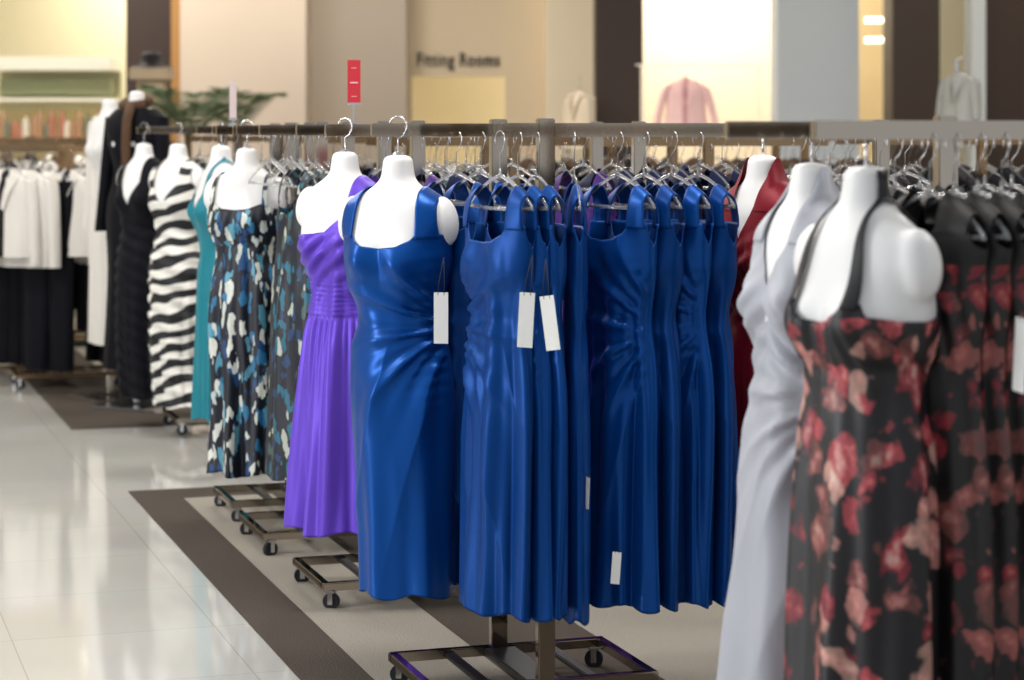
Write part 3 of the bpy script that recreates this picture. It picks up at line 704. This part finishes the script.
def palm(px,Y,ztop,label):
    e=newobj('potted_palm',None,loc=(fx(px,Y),Y,0)); tag(e,label,'plant','potted palms')
    newobj('pot',cyl_mesh('pot',.17,.34,mat('pot',(90,70,55),.6)),e,(0,0,.17))
    gm=mat('palm_green',(120,134,98),.6,var=.3)
    newobj('stem',tube_mesh('stem',[[(0,0,.3),(.01,0,.8),(0,0,ztop-.35)]],.025,mat('stem',(90,76,50),.8)),e)
    bm=bmesh.new(); r=random.Random(px)
    for k in range(14):
        a=2*math.pi*k/14+r.uniform(-.2,.2); ln=r.uniform(.30,.46); up=r.uniform(.2,.5)
        d=Vector((math.cos(a),math.sin(a),0)); sd=Vector((-d.y,d.x,0))
        def P(t): return Vector((0,0,ztop-.40))+d*ln*t+Vector((0,0,up*t*2-(up*2-.1)*t*t*.75))
        for i in range(1,18):
            t=i/18; p=P(t); tl=.17*math.sin(math.pi*min(1,t*.9+.1))+.03
            for s in (-1,1):
                tip=p+sd*s*tl*.75+d*tl*.6+Vector((0,0,.02)); w=d*.010
                bm.faces.new([bm.verts.new(p-w),bm.verts.new(p+w),bm.verts.new(tip)])
                w=Vector((0,0,.006)); bm.faces.new([bm.verts.new(p-w),bm.verts.new(p+w),bm.verts.new(tip)])
    me=bpy.data.meshes.new('fronds'); bm.to_mesh(me); bm.free(); me.materials.append(gm)
    newobj('fronds',me,e)
palm(188,15.0,1.84,'potted palm with arching green fronds'); palm(236,17.4,1.86,'potted palm with arching green fronds')
Y=18.8
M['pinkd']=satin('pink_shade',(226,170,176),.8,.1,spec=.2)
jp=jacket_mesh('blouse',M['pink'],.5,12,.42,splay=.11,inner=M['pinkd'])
o=dress(fx(686,Y),Y,8,jp,'pale pink blouse on hanger against bright wall',None,nz=fz(72,Y),name='blouse',cat='blouse')
hanger(fx(686,Y),Y,8,z=fz(72,Y)-.05,label='hanger holding pale pink blouse')
e=newobj('wall_rail',None,loc=(fx(700,Y),Y,0)); tag(e,'slim pale display rail with uprights','display rail')
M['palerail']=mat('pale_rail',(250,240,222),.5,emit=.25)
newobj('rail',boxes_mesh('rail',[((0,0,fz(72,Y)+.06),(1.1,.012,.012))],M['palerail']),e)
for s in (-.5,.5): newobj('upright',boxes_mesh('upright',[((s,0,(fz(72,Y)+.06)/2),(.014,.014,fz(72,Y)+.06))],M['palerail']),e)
jc2=jacket_mesh('jacket',M['cream'],.5,1,.48)
o=dress(fx(580,Y),Y,60,jc2,'cream jacket on hanger near dark column',None,nz=fz(84,Y),name='jacket',cat='jacket'); hanger(fx(580,Y),Y,60,z=fz(84,Y)-.045)
Y=17
mj=jacket_mesh('top',mat('grey_top',(170,172,170),.8),.42,14,.3)
dress(fx(960,Y),Y,58,mj,'pale grey top on hanger beside dark column',None,nz=fz(66,Y),name='top',cat='top'); hanger(fx(960,Y),Y,58,z=fz(66,Y)-.045,label='hanger holding pale grey top')
e=newobj('garment_stand',None,loc=(fx(960,Y),Y,0)); tag(e,'slim metal garment display stand','stand')
zz_=fz(66,Y)+.06
newobj('pole',boxes_mesh('pole',[((0,.14,zz_/2),(.025,.025,zz_))],M['steel']),e)
newobj('arm',boxes_mesh('arm',[((0,.05,zz_),(.02,.22,.02))],M['steel']),e)
newobj('base',boxes_mesh('base',[((0,.14,.012),(.36,.36,.024))],M['steel']),e)
lm=mat('tube_glow',(255,244,220),.5,emit=4)
for yy in (20,40):
    o=newobj('ceiling_light',boxes_mesh('ceiling_light',[((fx(877,21),20.6,fz(yy,20.6)),(.34,.1,.045))],lm)); tag(o,'glowing linear light fitting','light','linear light fittings')

cm=mat('ceiling_paint',(222,216,204),.8)
structure(newobj('ceiling',boxes_mesh('ceiling',[((0,14,4.3),(24,20,.1))],cm,0)))
structure(newobj('wall_right',boxes_mesh('wall_right',[((9,14,2.1),(.2,20,4.3))],mat('wr',(220,206,180),.8),0)))
structure(newobj('wall_left',boxes_mesh('wall_left',[((-10,17,2.1),(.2,14,4.3))],mat('wl',(232,226,208),.8),0)))

# ============================================================ LIGHT
def area(loc,size,power,col=(1,1,1),rot=(0,0,0),sy=None):
    l=bpy.data.lights.new('lamp','AREA'); l.energy=power; l.color=col; l.shape='RECTANGLE'; l.size=size; l.size_y=sy or size
    o=bpy.data.objects.new('lamp',l); COL.objects.link(o); o.location=loc; o.rotation_euler=rot; return o
for yy in (5.5,9.5,13.5):
    for xx in (-4,0,4):
        area((xx,yy,4.2),1.2,80 if xx>-4 else 110,(1,.97,.93),sy=.7)
for xx,p in ((-4,160),(-1.5,75),(1.9,110),(4,78)):
    area((xx,18.3 if xx!=1.9 else 20.6,4.1),1.4,p,(1,.93,.80),sy=.7)
area((-3.2,23.2,4.0),2.5,155,(1,.94,.8),rot=(0,0,0),sy=.6)
area((1.9,21.3,3.9),1.2,65,(1,.93,.82),sy=.5)
area((-7,3.5,2.2),2.6,270,(.95,.98,1),rot=(0,math.radians(-90),0),sy=2.2)  # added light out of view on the left, imitating window daylight; no window modelled
w=bpy.data.worlds.new('World'); sc.world=w; w.use_nodes=True
w.node_tree.nodes['Background'].inputs[0].default_value=(.92,.96,1,1); w.node_tree.nodes['Background'].inputs[1].default_value=.6

cd=bpy.data.cameras.new('Camera'); cam=bpy.data.objects.new('Camera',cd); COL.objects.link(cam)
cam.location=(0,0,HC); cam.rotation_euler=(math.radians(90),0,0)
cd.sensor_width=36; cd.lens=F/1024*36; cd.shift_y=-210/1024
cd.clip_end=100; cd.dof.use_dof=True; cd.dof.focus_distance=6.2; cd.dof.aperture_fstop=3.2
sc.camera=cam
